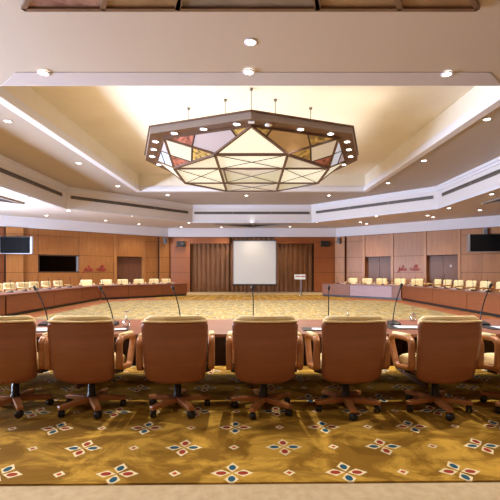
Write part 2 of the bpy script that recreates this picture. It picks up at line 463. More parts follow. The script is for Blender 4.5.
# ------------------------------------------------------------------ ceiling
XA = 9.4; FY = 19.7; FX = 3.85; FZ = 25.2
b = MB()
t = 0.12
b.prism([(-XA, -4.1), (XA, -4.1), (XA, 9.03), (-XA, 9.03)], ZB, ZB+t)
b.prism([(-XA, 9.03), (-6.25, 9.03), (-6.02, 20.75), (-FX, FZ), (-XA, FY)], ZB, ZB+t)
b.prism([(XA, 9.03), (6.25, 9.03), (6.02, 20.75), (FX, FZ), (XA, FY)][::-1], ZB, ZB+t)
b.prism([(-6.02, 20.75), (6.02, 20.75), (FX, FZ), (-FX, FZ)], ZB, ZB+t)
struct(b.build('ceiling', paint))
b = MB()
b.prism([(-15.3, -4.1), (-XA, -4.1), (-XA, FY), (-15.3, FY)], ZC, ZC+t)
b.prism([(15.3, -4.1), (XA, -4.1), (XA, FY), (15.3, FY)][::-1], ZC, ZC+t)
b.prism([(-15.3, FY), (-XA, FY), (-FX, FZ), (-6.2, 28.9), (-15.3, 21.35)], ZC, ZC+t)
b.prism([(15.3, FY), (XA, FY), (FX, FZ), (6.2, 28.9), (15.3, 21.35)][::-1], ZC, ZC+t)
b.prism([(-FX, FZ), (FX, FZ), (6.2, 29.3), (-6.2, 29.3)], ZC, ZC+t)
struct(b.build('ceiling_lower', paint_c))
# coffer over the chandelier
b = MB()
cv = [(-6.25, 9.03), (6.25, 9.03), (6.02, 20.75), (-6.02, 20.75)]
cvo = [(-6.45, 8.9), (6.45, 8.9), (6.25, 20.95), (-6.25, 20.95)]
ring(cvo, cv, ZB+t, ZT)
b.prism(cvo, ZT, ZT+0.1)
struct(b.build('ceiling_coffer', paint_cove))
# stepped moulding round the coffer rim, and along the top of the fascia
def inset_ring(poly, d):
    n = len(poly); out = []
    for i in range(n):
        p0 = Vector(poly[i-1]); p1 = Vector(poly[i]); p2 = Vector(poly[(i+1) % n])
        d1 = (p1-p0).normalized(); d2 = (p2-p1).normalized()
        n1 = Vector((-d1.y, d1.x)); n2 = Vector((-d2.y, d2.x))
        bi = (n1+n2).normalized(); out.append(tuple(p1 + bi*(d/max(0.3, bi.dot(n1)))))
    return out
b = MB(); ring(inset_ring(cv, -0.16), inset_ring(cv, 0.10), ZB-0.05, ZB+0.03, (0,))
struct(b.build('trim_30', paint_trim))
b = MB(); ring(cv, inset_ring(cv, 0.10), ZB+0.03, ZB+0.16); ring(cv, inset_ring(cv, 0.05), ZB+0.16, ZB+0.24)
struct(b.build('trim_31', paint_trim))
# painted band across the near edge of the coffer
b = MB(); b.prism([(-5.12, 8.44), (5.15, 8.44), (5.78, 9.03), (-5.78, 9.03)], ZB-0.012, ZB-0.002)
struct(b.build('trim_32', paint_strip))
# fascia
fp = [(-XA, -4.1), (-XA, FY), (-FX, FZ), (FX, FZ), (XA, FY), (XA, -4.1)]
b = MB(); bt = MB(); bb = MB()
for i in range(5):
    p = Vector((*fp[i], 0)); q = Vector((*fp[i+1], 0)); d = (q-p).normalized(); nn = Vector((d.y, -d.x, 0))   # towards room middle
    b.prism([(p)[:2], (q)[:2], (q - nn*0.12)[:2], (p - nn*0.12)[:2]], ZC - 0.0, ZB)
    e = 0.05
    bt.prism([(p-d*e)[:2], (q+d*e)[:2], (q + nn*0.14 + d*0)[:2], (p + nn*0.14)[:2]], ZB-0.13, ZB-0.001)
    bt.prism([(p-d*e)[:2], (q+d*e)[:2], (q + nn*0.07)[:2], (p + nn*0.07)[:2]], ZB-0.24, ZB-0.13)
    bb.prism([(p-d*e)[:2], (q+d*e)[:2], (q + nn*0.04)[:2], (p + nn*0.04)[:2]], ZC-0.03, ZC+0.10)
struct(b.build('trim_33', paint_fascia)); struct(bt.build('trim_34', paint_trim)); struct(bb.build('trim_35', paint_trim))

# linear air grilles in the fascia
def grille(px, py, qx, qy, label):
    p = Vector((px, py, 0)); q = Vector((qx, qy, 0)); L = (q-p).length; ang = math.atan2(q.y-p.y, q.x-p.x)
    t_ = thing('air_grille', label, 'air vent', (px, py, 5.20), ang, None)
    s = -1
    b = MB(); b.box(0, L, -0.012, -0.004, 0, 0.17); b.build('backing', vent_dark, t_)
    b = MB()
    for a in ((0, L, 0, 0.02), (0, L, 0.15, 0.17), (0, 0.03, 0, 0.17), (L-0.03, L, 0, 0.17)): b.box(a[0], a[1], -0.04, -0.012, a[2], a[3])
    n = max(1, int(L/2.2))
    for k in range(1, n): b.box(L*k/n-0.015, L*k/n+0.015, -0.036, -0.012, 0.02, 0.15)
    b.build('frame', vent_slat, t_)
    b = MB()
    for k in range(2): b.box(0.03, L-0.03, -0.03, -0.014, 0.055+0.04*k, 0.067+0.04*k)
    b.build('slat', vent_slat, t_)
def along(i, a, c):
    p = Vector((*fp[i], 0)); q = Vector((*fp[i+1], 0)); L = (q-p).length
    return tuple(p.lerp(q, a/L)[:2]) + tuple(p.lerp(q, 1 - c/L)[:2])
grille(*along(2, 0.12, 0.12), 'long dark air grille in the fascia facing the camera, above the curtain')
grille(*along(1, 0.22, 0.35), 'dark air grille in the left slanting fascia, above the left door')
grille(*along(3, 0.35, 0.22), 'dark air grille in the right slanting fascia, above the right hand doors')
grille(*along(0, 8.0, 0.45), 'dark air grille in the fascia at the far left picture edge')
grille(*along(4, 0.45, 8.0), 'dark air grille in the fascia at the far right picture edge')

# triangular slot diffusers in the lower ceiling
def tri(p0, p1, ap, label):
    t_ = thing('triangular_diffuser', label, 'air vent', ((p0[0]+p1[0])/2, (p0[1]+p1[1])/2, ZC), 0)
    o = Vector(t_.location)
    pts = [Vector((*p0, ZC-0.015)) - o, Vector((*p1, ZC-0.015)) - o, Vector((*ap, ZC-0.015)) - o]
    b = MB(); b.add([pts[0]+Vector((0,0,.013)), pts[1]+Vector((0,0,.013)), pts[2]+Vector((0,0,.013))] + [pts[0], pts[1], pts[2]], [(0,1,2),(3,4,5),(0,1,4,3),(1,2,5,4),(2,0,3,5)])
    b.build('dark_slot', mat('slot_grey', (0.035, 0.032, 0.035), 0.6), t_)
    b = MB()
    for i in range(3): b.bar(pts[i] + Vector((0,0,-.025)), pts[(i+1) % 3] + Vector((0,0,-.025)), 0.10, 0.06)
    m = (pts[0]+pts[1])/2
    b.bar(m + Vector((0,0,-.01)), pts[2] + Vector((0,0,-.01)), 0.06, 0.04)
    b.build('frame', vent_slat, t_)
tri((-2.5, 25.7), (2.6, 25.7), (0.1, 27.6), 'flat dark triangular ceiling diffuser above the projection screen')
tri((-10.6, 18.1), (-10.75, 13.2), (-12.7, 15.8), 'grey triangular ceiling diffuser at the far left picture edge')
tri((10.65, 18.0), (10.75, 13.2), (12.7, 15.8), 'dark triangular ceiling diffuser at the far right picture edge')

# ------------------------------------------------------------------ downlights
def lamp_light(loc, power, col, size=0.045, angle=118, blend=0.9, parent=None):
    L = bpy.data.lights.new('spot', 'SPOT'); L.energy = power*KP; L.color = col
    L.spot_size = R(angle); L.spot_blend = blend; L.shadow_soft_size = size
    o = bpy.data.objects.new('spot', L); C.objects.link(o); o.location = loc
    if parent: o.parent = parent
    return o
KP = 4.0
dl_proto = None
def downlight(loc, label, power, col, r=0.10, angle=118):
    global dl_proto
    if dl_proto is None:
        dl_proto = t_ = thing('downlight', label, 'ceiling light', loc, 0, 'recessed ceiling downlights')
        b = MB(); b.lathe([(0.085, 0.0), (0.125, 0.0), (0.125, -0.012), (0.085, -0.016), (0.084, -0.002)], 20, caps=False); b.build('trim_ring', paint_trim, t_)
        b = MB(); b.lathe([(0.0855, -0.006), (0.0855, -0.012)], 20); b.build('lamp', lamp_em, t_)
        o = t_
    else:
        o = dup(dl_proto, loc, 0, label, 'recessed ceiling downlights')
    L = lamp_light((loc[0], loc[1], loc[2]-0.03), power, col, angle=angle)
    return o
WARM = (1.0, 0.82, 0.58); NEUT = (1.0, 0.92, 0.81)
rowA = [(251, 42, ZB, 'large bright downlight nearest the camera, in the near ceiling'),
        (44, 73, ZB-.022, 'left downlight of three in the band before the coffer'),
        (249, 72, ZB-.022, 'middle downlight of three in the band before the coffer'),
        (447, 74, ZB-.022, 'right downlight of three in the band before the coffer')]
for x, y, z, lb in rowA:
    downlight(P(x, y, z), lb, 340 if y < 60 else 210, NEUT)
rowB = [(8, 121), (79, 163), (118, 186), (167.6, 195), (246.5, 195.3), (329, 195.3), (388, 183), (424, 160.5), (487, 119)]
for i, (x, y) in enumerate(rowB):
    downlight(P(x, y, ZB), 'round downlight beside the coffer, %s from the left around its rim' % ORD[i], 95, WARM if x > 250 else NEUT, angle=104)
rowC = [(26, 197), (46.5, 215.4), (68.6, 210.4), (105.6, 220.3), (132.6, 216), (139, 224), (181, 227), (189, 222.6), (221.4, 227), (252, 222),
        (290, 226.5), (316.5, 222), (360.4, 222), (366.6, 223.6), (376.4, 216), (427.6, 215.4), (433, 217), (449, 208), (480, 210), (491.6, 194)]
for i, (x, y) in enumerate(rowC):
    lb = 'small downlight in the lower ceiling, %s from the %s' % ((ORD[i], 'left') if i < 10 else (ORD[19-i], 'right'))
    downlight(P(x, y, ZC), lb, 72, WARM if x > 200 else NEUT)
# the rest of the room's ceiling lamps, beside the camera
for (x, y) in ((-4.2, 5.0), (4.2, 5.0), (-7.9, 7.8), (7.9, 7.8)):
    L = downlight((x, y, ZB), 'round downlight in the near ceiling beyond the picture edge', 300 if y < 6 else 120, NEUT)

for x in (-3.2, 3.2): lamp_light((x, 0.3, ZB-0.05), 70, NEUT)  # unseen spots without fixtures, added to brighten the near chair backs
# ------------------------------------------------------------------ chandelier
YC = 14.9
def chandelier():
    t_ = thing('chandelier', 'large lit octagonal chandelier of faceted glass panels hanging in the coffer', 'chandelier', (0, YC, 0))
    cx = -0.02
    def V(r, k, z, off=0.0):
        a = -PI/2 + (k + off)*PI/4
        sx = 1.09 if (off == 0 and float(k).is_integer() and k % 2 == 1) else 1.0
        return Vector((cx + r*math.cos(a)*sx, r*math.sin(a), z))
    zr = 5.74; zt = 5.95; Ro = 4.05; Ri = 3.60
    # ring: outer face, underside, inner face
    b = MB()
    for k in range(8):
        o0, o1, i0, i1 = V(Ro, k, 0), V(Ro, k+1, 0), V(Ri, k, 0), V(Ri, k+1, 0)
        vs = [(*p[:2], z) for z in (zr, zt) for p in (o0, o1, i1, i0)]
        b.cur = 1; b.add(vs, [(0, 1, 2, 3)]); b.cur = 0
        b.add(vs, [(4, 5, 6, 7), (0, 1, 5, 4), (2, 3, 7, 6)])
    b.build('ring', [ring_face, brown_frame], t_)
    b = MB()
    for k in range(8): b.bar(V(Ro+0.01, k, zt+0.01), V(Ro+0.01, k+1, zt+0.01), 0.07, 0.04); b.bar(V(Ri, k, zr-0.02), V(Ri, k+1, zr-0.02), 0.07, 0.05)
    b.build('ring_edge', brown_frame, t_)
    zw = 5.16; Rw = 2.95
    Vs = [V(Ri-0.03, k, zr-0.03) for k in range(8)]
    Ws = [V(Rw, k, zw, 0.5) for k in range(8)]        # W[k] lies between V[k] and V[k+1]
    def pan(poly, m, name='glass_panel'):
        c = sum(poly, Vector())/len(poly)
        pts = [p.lerp(c, 0.03) for p in poly]
        nn = (pts[1]-pts[0]).cross(pts[2]-pts[0]).normalized()*0.012
        n = len(pts); b = MB()
        b.add([p+nn for p in pts] + [p-nn for p in pts], [tuple(range(n)), tuple(reversed(range(n, 2*n)))] + [(i, (i+1) % n, n+(i+1) % n, n+i) for i in range(n)])
        b.build(name, m, t_)
    bars = MB(); dmat = mat('divider_dark', (0.05, 0.025, 0.015), 0.4)
    def dv(a_, b_):
        k_ = MB(); k_.bar(a_, b_, 0.06, 0.05); k_.build('panel_divider', dmat, t_)
    for k in range(8):
        v = Vs[k]; a = Ws[k-1]; c = Ws[k]           # upright facet below ring corner k
        bars.bar(v, a, 0.085, 0.06); bars.bar(v, c, 0.085, 0.06); bars.bar(a, c, 0.09, 0.06)
        if k in (0, 2, 4, 6):
            pan([v, a, c], g_bright if k == 0 else g_cream)
        else:
            A, B = (a, c) if k in (1, 5) else (c, a)
            M1 = v.lerp(A, 0.55); M2 = A.lerp(B, 0.54); M3 = v.lerp(B, 0.53)
            pan([v, M1, M2, M3], g_pale); pan([M1, A, M2], g_gold); pan([M3, M2, B], g_red)
            dv(M1, M2); dv(M3, M2)
        # hanging facet between ring corners k and k+1
        v1 = Vs[(k+1) % 8]; w = Ws[k]
        if k in (0, 7, 3, 4):
            S, T = (v, v1) if k in (0, 4) else (v1, v)      # S = apex corner on the room axis
            N1 = T.lerp(S, 0.37); N2 = T.lerp(S, 0.78); M1 = T.lerp(w, 0.55); M5 = S.lerp(w, 0.38)
            pan([T, N1, M1], g_red if k in (7, 4) else g_gold)
            pan([N1, N2, M5, w, M1], g_lilac if k in (7, 4) else g_tan)
            pan([N2, S, M5], g_gold)
            dv(N1, M1); dv(N2, M5)
        else:
            mid = v.lerp(v1, 0.5); q = v.lerp(w, 0.5); q1 = v1.lerp(w, 0.5)
            pan([v, mid, q], g_blue); pan([mid, v1, q1], g_lilac); pan([mid, q1, w, q], g_blue)
            dv(mid, q); dv(mid, q1)
        bars.bar(v, v1, 0.05, 0.05)
    bars.build('frame', brown_frame, t_)
    # flat bottom: nine cells cut by the lines joining opposite corners
    # W[7]=near left, W[0]=near right, W[1]=right near, W[2]=right far, W[3]=far right, W[4]=far left, W[5]=left far, W[6]=left near
    xa, xb, xc, xd = Ws[6].x, Ws[7].x, Ws[0].x, Ws[1].x
    ya, yb, yc, yd = Ws[7].y, Ws[6].y, Ws[5].y, Ws[4].y
    def q(x, y, z=zw): return Vector((x, y, z))
    zz = zw - 0.0
    cells = [[q(xb,ya), q(xc,ya), q(xc,yb), q(xb,yb)], [q(xa,yb), q(xb,yb), q(xb,yc), q(xa,yc)], [q(xc,yb), q(xd,yb), q(xd,yc), q(xc,yc)],
             [q(xb,yc), q(xc,yc), q(xc,yd), q(xb,yd)],
             [q(xa,yb), q(xb,ya), q(xb,yb)], [q(xc,ya), q(xd,yb), q(xc,yb)], [q(xa,yc), q(xb,yc), q(xb,yd)], [q(xc,yd), q(xc,yc), q(xd,yc)]]
    ms = [g_bright, g_bright, g_bright, g_pale, g_cream, g_pale, g_cream, g_olive]
    for c_, m in zip(cells, ms): pan(c_, m)
    mx, my = (xb+xc)/2, (yb+yc)/2
    yq = yb + (yc-yb)*0.52
    pan([q(xb,yb), q(xc,yb), q(mx,yb+(yc-yb)*0.18)], g_lilac); pan([q(xb,yb), q(mx,yb+(yc-yb)*0.18), q(xc,yb), q(xc,yb+.5), q(mx, my), q(xb,yb+.9)], g_pale)
    pan([q(xb,yb+.9), q(mx,my), q(xc,yb+.5), q(xc,yc), q(xb,yc)], g_olive)
    b = MB()
    zb = zw - 0.03
    for (x0, y0, x1, y1) in ((xa,yb,xd,yb), (xa,yc,xd,yc), (xb,ya,xb,yd), (xc,ya,xc,yd)): b.bar((x0,y0,zb), (x1,y1,zb), 0.085, 0.06)
    b.bar((xb+0.14,yb,zb), (xb+0.14,yc,zb), 0.05, 0.05)
    for p0, p1 in zip(Ws, Ws[1:]+Ws[:1]): b.bar((*p0[:2], zb), (*p1[:2], zb), 0.085, 0.06)
    b.build('bottom_frame', brown_frame, t_)
    b = MB()
    zc_ = zw - 0.035
    for c_ in cells[:4]:
        b.bar((*c_[0][:2], zc_), (*c_[2][:2], zc_), 0.022, 0.02); b.bar((*c_[1][:2], zc_-.002), (*c_[3][:2], zc_-.002), 0.022, 0.02)
    b.bar((xb,yb,zc_), (xc,yc,zc_), 0.022, 0.02); b.bar((xc,yb,zc_), (xb,yc,zc_), 0.022, 0.02)
    b.build('cross_wire', mat('wire_brown', (0.12, 0.08, 0.05), 0.4), t_)
    # spot lamps in the ring underside
    def rp(k, f, r=0.5): return V(Ro, k, zr-.005).lerp(V(Ro, k+1, zr-.005), f).lerp(V(Ri, k, zr-.005).lerp(V(Ri, k+1, zr-.005), f), r)
    spots = []
    for k in range(8):
        fs = {0: (0.50, 0.83), 7: (0.20, 0.52, 0.86)}.get(k, (0.20, 0.50, 0.80))
        for f in fs:
            p = rp(k, f if k < 4 else f)
            b = MB(); b.lathe([(0.085, 0.0), (0.12, 0.0), (0.12, -0.014), (0.085, -0.018), (0.084, -0.002)], 16, Matrix.Translation(p), False); o = b.build('spot_housing', paint_trim, t_)
            b = MB(); b.lathe([(0.086, -0.006), (0.086, -0.014)], 16, Matrix.Translation(p)); b.build('bulb', lamp_em, o)
            spots.append(p)
    for i, p in enumerate(spots[::2]): lamp_light((p.x, p.y + YC, p.z - 0.04), 70, NEUT)
    p = rp(0, 0.17)
    b = MB(); b.lathe([(0.11, 0.0), (0.11, -0.03), (0.06, -0.05)], 16, Matrix.Translation(p)); b.build('smoke_detector', paint_fascia, t_)
    p = V(Ro-0.2, 0, zr-.005)
    b = MB(); b.box(p.x-.09, p.x+.09, p.y-.06, p.y+.1, p.z-.02, p.z); b.build('sensor_box', paint_trim, t_)
    # suspension cables
    for (r_, k) in ((3.9, 0), (3.9, 2), (3.9, 6), (3.9, 4), (-2.0, -2.6), (-.8, -3.2), (.7, -3.2), (1.85, -2.6)):
        p = V(r_, k, 0) if r_ > 3.6 else Vector((r_, k, 0))
        z0 = zt if r_ > 3.6 else 5.72
        b = MB(); b.tube([(p.x, p.y, z0), (p.x, p.y, ZT-0.02)], 0.012, 6); b.lathe([(0.05, ZT-0.05), (0.05, ZT-0.001)], 10, Matrix.Translation((p.x, p.y, 0))); b.build('cable', cable_m, t_)
    return t_
chandelier()
# light given off by the glass body, downwards and up into the coffer
def area(loc, rot, sx, sy, power, col, shape='RECTANGLE'):
    L = bpy.data.lights.new('area', 'AREA'); L.shape = shape; L.size = sx; L.size_y = sy; L.energy = power; L.color = col
    o = bpy.data.objects.new('area', L); C.objects.link(o); o.location = loc; o.rotation_euler = rot
    return o
area((0, YC, 5.10), (0, 0, 0), 4.6, 4.6, 350, (1, 0.90, 0.72))
up = area((0, YC, 6.06), (PI, 0, 0), 8.0, 8.0, 260, (1, 0.90, 0.76))

# second fixture above the camera, unlit
def ceiling_fixture():
    t_ = thing('ceiling_fixture', 'wood framed panel of dark glass in the near ceiling at the top edge', 'ceiling fixture', (0, 6.36, ZB))
    z = -0.035
    far = 0.0; near = -3.0
    pl = [Vector((-3.73, far, z)), Vector((3.68, far, z)), Vector((0.9, near, z)), Vector((-0.9, near, z))]
    b = MB(); b.prism([p[:2] for p in pl], z+0.024, -0.001); b.build('backing', vent_dark, t_)
    b = MB()
    for i in range(4): b.bar(pl[i], pl[(i+1) % 4], 0.07, 0.05)
    b.build('frame', brown_frame, t_)
    # glass cells between the divider feet along the far edge
    feet = [-3.73, -2.44, -1.22, 1.08, 2.42, 3.68]
    nearx = [-0.9, -0.7, -0.4, 0.4, 0.7, 0.9]
    ms = [g_marble, g_brown, g_dark, g_brown, g_tan]
    for i in range(5):
        b = MB(); b.prism([(feet[i], far), (feet[i+1], far), (nearx[i+1], near), (nearx[i], near)][::-1], z+0.012, z+0.023)
        m = ms[i] if ms[i] is not g_tan else g_brown
        b.build('glass_panel', m, t_)
    b = MB()
    for i in range(1, 5):
        b.bar((feet[i], far, z), (nearx[i], near, z), 0.08, 0.05)
    b.bar((-1.22, far, z), (0, near, z), 0.08, 0.05); b.bar((1.08, far, z), (0, near, z), 0.08, 0.05)
    b.build('divider', brown_frame, t_)
ceiling_fixture()

# ------------------------------------------------------------------ conference tables
TT = 0.75
def table(name_label, p_in0, p_in1, depth, seams, colours=None, side=1, end0=True, end1=True, front_recess=0.0):
    """p_in0->p_in1: line of the edge facing the room middle; depth goes to the seated side"""
    p = Vector((*p_in0, 0)); q = Vector((*p_in1, 0)); L = (q-p).length; ang = math.atan2(q.y-p.y, q.x-p.x)
    t_ = thing('conference_table', name_label, 'table', (p.x, p.y, 0), ang, 'long wooden conference tables')
    sg = side
    def yy(a, c): return (min(a*sg, c*sg), max(a*sg, c*sg))
    b = MB(); y0, y1 = yy(-0.03, depth); b.box(-0.0, L, y0, y1, TT-0.035, TT); b.build('tabletop', wood_top, t_, bevel=0.006)
    st = [0.0] + seams + [L]
    for i in range(len(st)-1):
        m = wood_table
        if colours and i in colours: m = colours[i]
        b = MB(); y0, y1 = yy(0.02, 0.05); b.box(st[i]+0.012, st[i+1]-0.012, y0, y1, 0.11, TT-0.035)
        b.build('front_panel', m, t_)
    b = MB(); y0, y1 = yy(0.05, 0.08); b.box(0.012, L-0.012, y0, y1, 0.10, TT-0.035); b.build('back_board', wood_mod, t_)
    b = MB(); y0, y1 = yy(0.09, 0.15); b.box(0.03, L-0.03, y0, y1, 0.002, 0.10); b.build('plinth', plinth, t_)
    n = max(1, int(round(L/1.9)))
    for i in range(n+1):
        x = min(max(0.025, L*i/n), L-0.025)
        b = MB(); y0, y1 = yy(0.08, depth-0.35 if 0 < i < n else depth - 0.10); b.box(x-0.02, x+0.02, y0, y1, 0.002, TT-0.036); b.build('leg_panel', wood_table if i in (0, n) else wood_mod, t_)
    return t_
# side tables run from y = 9.8 up to the bend, seats on the outer side
IX = 7.95; BY = 20.45
table('long table on the left, nearest section, ending at a narrow gap', (-IX, 9.8), (-IX, 12.60), 1.08, [1.4], side=1)
table('long table on the left between the narrow gap and the bend', (-IX, 12.66), (-IX, BY), 1.08, [3.05, 5.6], side=1)
table('slanting far left table in front of the left door', (-IX+.03, BY+.03), (-4.05, 24.40), 1.08, [1.55, 3.75], side=1)
table('long table on the right below the wall screen', (IX, 9.8), (IX-0.1, BY), 1.08, [2.6, 4.6, 7.3], side=-1)
table('slanting far right table with a pale mauve reflection painted on one front panel', (IX-0.13, BY+.03), (4.30, 24.00), 1.08, [0.50, 3.05], {1: mauve_sheen}, side=-1)

def near_table():
    t_ = thing('conference_table', 'nearest wide table running across the picture behind the big chairs', 'table', (-4.4, 5.96, 0), 0, 'long wooden conference tables')
    L = 8.8
    b = MB(); b.box(0, L, -1.40, 0.0, TT-0.04, TT); b.build('tabletop', wood_top, t_, bevel=0.006)
    for i in range(4):
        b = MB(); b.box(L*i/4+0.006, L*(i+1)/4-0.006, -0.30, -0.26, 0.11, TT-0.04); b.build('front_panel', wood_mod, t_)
    for i in range(5):
        x = min(max(0.03, L*i/4), L-0.03)
        b = MB(); b.box(x-0.02, x+0.02, -1.05, -0.30, 0.002, TT-0.04); b.build('leg_panel', wood_mod, t_)
        b = MB(); b.box(x-0.02, x+0.02, -0.26, -0.05, 0.002, 0.16); b.build('foot', black, t_)
near_table()

# ------------------------------------------------------------------ chairs
def rrect(w, h, r, n=4):
    out = []
    for cx_, cy_, a0 in ((w/2-r, h/2-r, 0), (-w/2+r, h/2-r, 90), (-w/2+r, -h/2+r, 180), (w/2-r, -h/2+r, 270)):
        for k in range(n+1):
            a = R(a0 + 90*k/n); out.append((cx_ + r*math.cos(a), cy_ + r*math.sin(a)))
    return out
def sheet(mb, halfw, yf, z0, z1, th, nu=14, nv=18, roll=0.0):
    """curved, solid back panel; halfw(v), yf(u,v) = rear face; th goes forward"""
    front = []; back = []
    for j in range(nv+1):
        v = j/nv; z = z0 + (z1-z0)*v; w = halfw(v)
        for i in range(nu+1):
            u = -1 + 2*i/nu
            back.append((u*w, yf(u, v), z)); front.append((u*w, yf(u, v) + (th(u, v) if callable(th) else th), z))
    N = (nu+1)*(nv+1); fs = []
    def id(i, j, o): return o + j*(nu+1) + i
    for j in range(nv):
        for i in range(nu):
            fs.append((id(i,j,0), id(i+1,j,0), id(i+1,j+1,0), id(i,j+1,0)))
            fs.append((id(i,j+1,N), id(i+1,j+1,N), id(i+1,j,N), id(i,j,N)))
    for j in range(nv):
        fs.append((id(0,j,0), id(0,j+1,0), id(0,j+1,N), id(0,j,N))); fs.append((id(nu,j,N), id(nu,j+1,N), id(nu,j+1,0), id(nu,j,0)))
    for i in range(nu):
        fs.append((id(i,0,N), id(i+1,0,N), id(i+1,0,0), id(i,0,0))); fs.append((id(i,nv,0), id(i+1,nv,0), id(i+1,nv,N), id(i,nv,N)))
    mb.smooth = True; mb.add(back + front, fs); mb.smooth = False

def make_chair(label, base_rot, group, loc, rz):
    t_ = thing('conference_chair', label, 'chair', loc, rz, group)
    BZ0, BZ1 = 0.335, 0.975
    def hw(v):
        z = v*(BZ1-BZ0); W_ = 0.300 + 0.030*min(1, v*1.15)
        r = 0.10
        if z < r: W_ -= r - math.sqrt(max(0, r*r-(r-z)**2)) 
        if v > 0.97: W_ -= 0.018*((v-0.97)/0.03)**2
        return max(0.1, W_)
    def yf(u, v): return -0.235 - 0.11*v - 0.03*math.sin(v*PI) + 0.055*u*u
    b = MB(); sheet(b, hw, yf, BZ0, BZ1, 0.028); b.build('back_shell', wood_chair, t_)
    # cushion in front of the shell, rolled over its top edge
    def hwc(v):
        W_ = 0.312
        e = min(v, 1-v)
        if e < 0.08: W_ -= 0.05*(1-e/0.08)**2
        return W_
    def yfc(u, v):
        y = yf(u, 0.18 + 0.84*v) + 0.03
        if v > 0.93: y -= 0.032*math.sin((v-0.93)/0.07*PI*0.75)
        return y
    def thc(u, v): return 0.028 + 0.07*(max(0, (1-u**4))*max(0, 1-(2*v-1)**6))**0.5 + (0.02 if v > 0.93 else 0)*(1-u**6)
    b = MB(); sheet(b, hwc, yfc, 0.46, 1.033, thc); b.build('back_cushion', leather, t_)
    # piping line round the top of the shell
    b = MB(); b.tube([(hw(0.99)*u, yf(u, 1.0) - 0.004, BZ1 + 0.006) for u in [-1 + i/8 for i in range(17)]], 0.011, 8); b.build('piping', leather, t_)
    # seat
    b = MB()
    n = 12; rows = []
    for zz, sc in ((0.44, 0.92), (0.455, 0.985), (0.50, 1.0), (0.54, 0.98), (0.565, 0.90), (0.575, 0.7)):
        rows.append([Vector((x*sc, y*sc + 0.03, zz - (0.03*max(0, y*sc-0.12)/0.15 if zz > 0.5 else 0))) for x, y in rrect(0.60, 0.52, 0.09)])
    m_ = len(rows[0]); vs = [p for r_ in rows for p in r_]; fs = []
    for i in range(len(rows)-1):
        for k in range(m_): fs.append((i*m_+k, i*m_+(k+1) % m_, (i+1)*m_+(k+1) % m_, (i+1)*m_+k))
    fs += [tuple(reversed(range(m_))), tuple(range((len(rows)-1)*m_, len(rows)*m_))]
    b.smooth = True; b.add(vs, fs); b.build('seat_cushion', leather, t_)
    b = MB(); b.prism([(x, y+0.03) for x, y in rrect(0.58, 0.50, 0.09)], 0.415, 0.440); b.build('seat_shell', wood_chair, t_)
    # arms: closed wooden loops with a cream pad on top
    for sg in (-1, 1):
        xo = sg*0.362
        ctr = [(-0.20, 0.49), (0.14, 0.44), (0.29, 0.70), (0.24, 0.76), (-0.16, 0.79), (-0.215, 0.74)]
        # rounded corners
        pts = []
        nC = len(ctr)
        for i in range(nC):
            p0, p1, p2 = Vector(ctr[i-1]), Vector(ctr[i]), Vector(ctr[(i+1) % nC])
            r_ = 0.05
            a = p1 + (p0-p1).normalized()*min(r_, (p0-p1).length*0.45); c = p1 + (p2-p1).normalized()*min(r_, (p2-p1).length*0.45)
            for k in range(5):
                t = k/4; pts.append(a*(1-t)**2 + p1*2*t*(1-t) + c*t*t)
        cen = Vector((0.03, 0.61)); path = []
        m_ = len(pts)
        for i in range(m_):
            tg = (pts[(i+1) % m_] - pts[i-1]).normalized(); nn = Vector((-tg.y, tg.x))
            if nn.dot(pts[i]-cen) < 0: nn = -nn
            path.append((Vector((xo, pts[i].x, pts[i].y)), Vector((1, 0, 0)), Vector((0, nn.x, nn.y))))
        b = MB(); b.sweep(path, rrect(0.068, 0.052, 0.016, 2)); arm = b.build('armrest', wood_arm, t_)
        b = MB()
        pr = rrect(0.056, 0.03, 0.012, 3)
        pp = [(Vector((xo, -0.13, 0.816)), Vector((1,0,0)), Vector((0,0,1))), (Vector((xo, 0.0, 0.809)), Vector((1,0,0)), Vector((0,0,1))), (Vector((xo, 0.20, 0.794)), Vector((1,0,0)), Vector((0,0,1)))]
        b.sweep(pp, pr, closed=False); b.build('arm_pad', leather, arm)
        b = MB(); b.bar((xo*0.95, -0.03, 0.455), (sg*0.24, -0.03, 0.428), 0.09, 0.022, up=(0, 1, 0)); b.build('arm_bracket', black, t_)
    # mechanism, gas column, star base with castors
    b = MB(); b.box(-0.10, 0.10, -0.12, 0.14, 0.365, 0.415); b.bar((0.09, 0.02, 0.385), (0.27, 0.04, 0.375), 0.018, 0.014); b.box(-0.03, 0.03, -0.24, -0.12, 0.36, 0.40)
    b.bar((0, -0.20, 0.385), (0, -0.245, 0.46), 0.09, 0.02, up=(0, 1, 0))
    b.build('tilt_mechanism', black, t_, bevel=0.008)
    b = MB(); b.lathe([(0.052, 0.065), (0.052, 0.15), (0.040, 0.17), (0.036, 0.27), (0.026, 0.28), (0.026, 0.37)], 16); b.build('gas_column', black, t_)
    for k in range(5):
        a = R(base_rot + 72*k); M = Matrix.Rotation(a, 4, 'Z')
        b = MB(); vs = []
        for x, w, za, zb in ((0.045, 0.078, 0.085, 0.145), (0.18, 0.072, 0.085, 0.135), (0.35, 0.060, 0.080, 0.118)):
            vs += [M @ Vector(p) for p in ((x, -w/2, za), (x, w/2, za), (x, w/2, zb), (x, -w/2, zb))]
        fs = [(3,2,1,0), (8,9,10,11)]
        for i in range(2):
            for j in range(4): fs.append((i*4+j, i*4+(j+1) % 4, (i+1)*4+(j+1) % 4, (i+1)*4+j))
        b.add(vs, fs); leg = b.build('leg', wood_arm, t_, bevel=0.007)
        b = MB(); ca = R(base_rot + 72*k + 35 + 50*k)
        cc = M @ Vector((0.322, 0, 0))
        MC = Matrix.Translation(cc) @ Matrix.Rotation(ca, 4, 'Z')
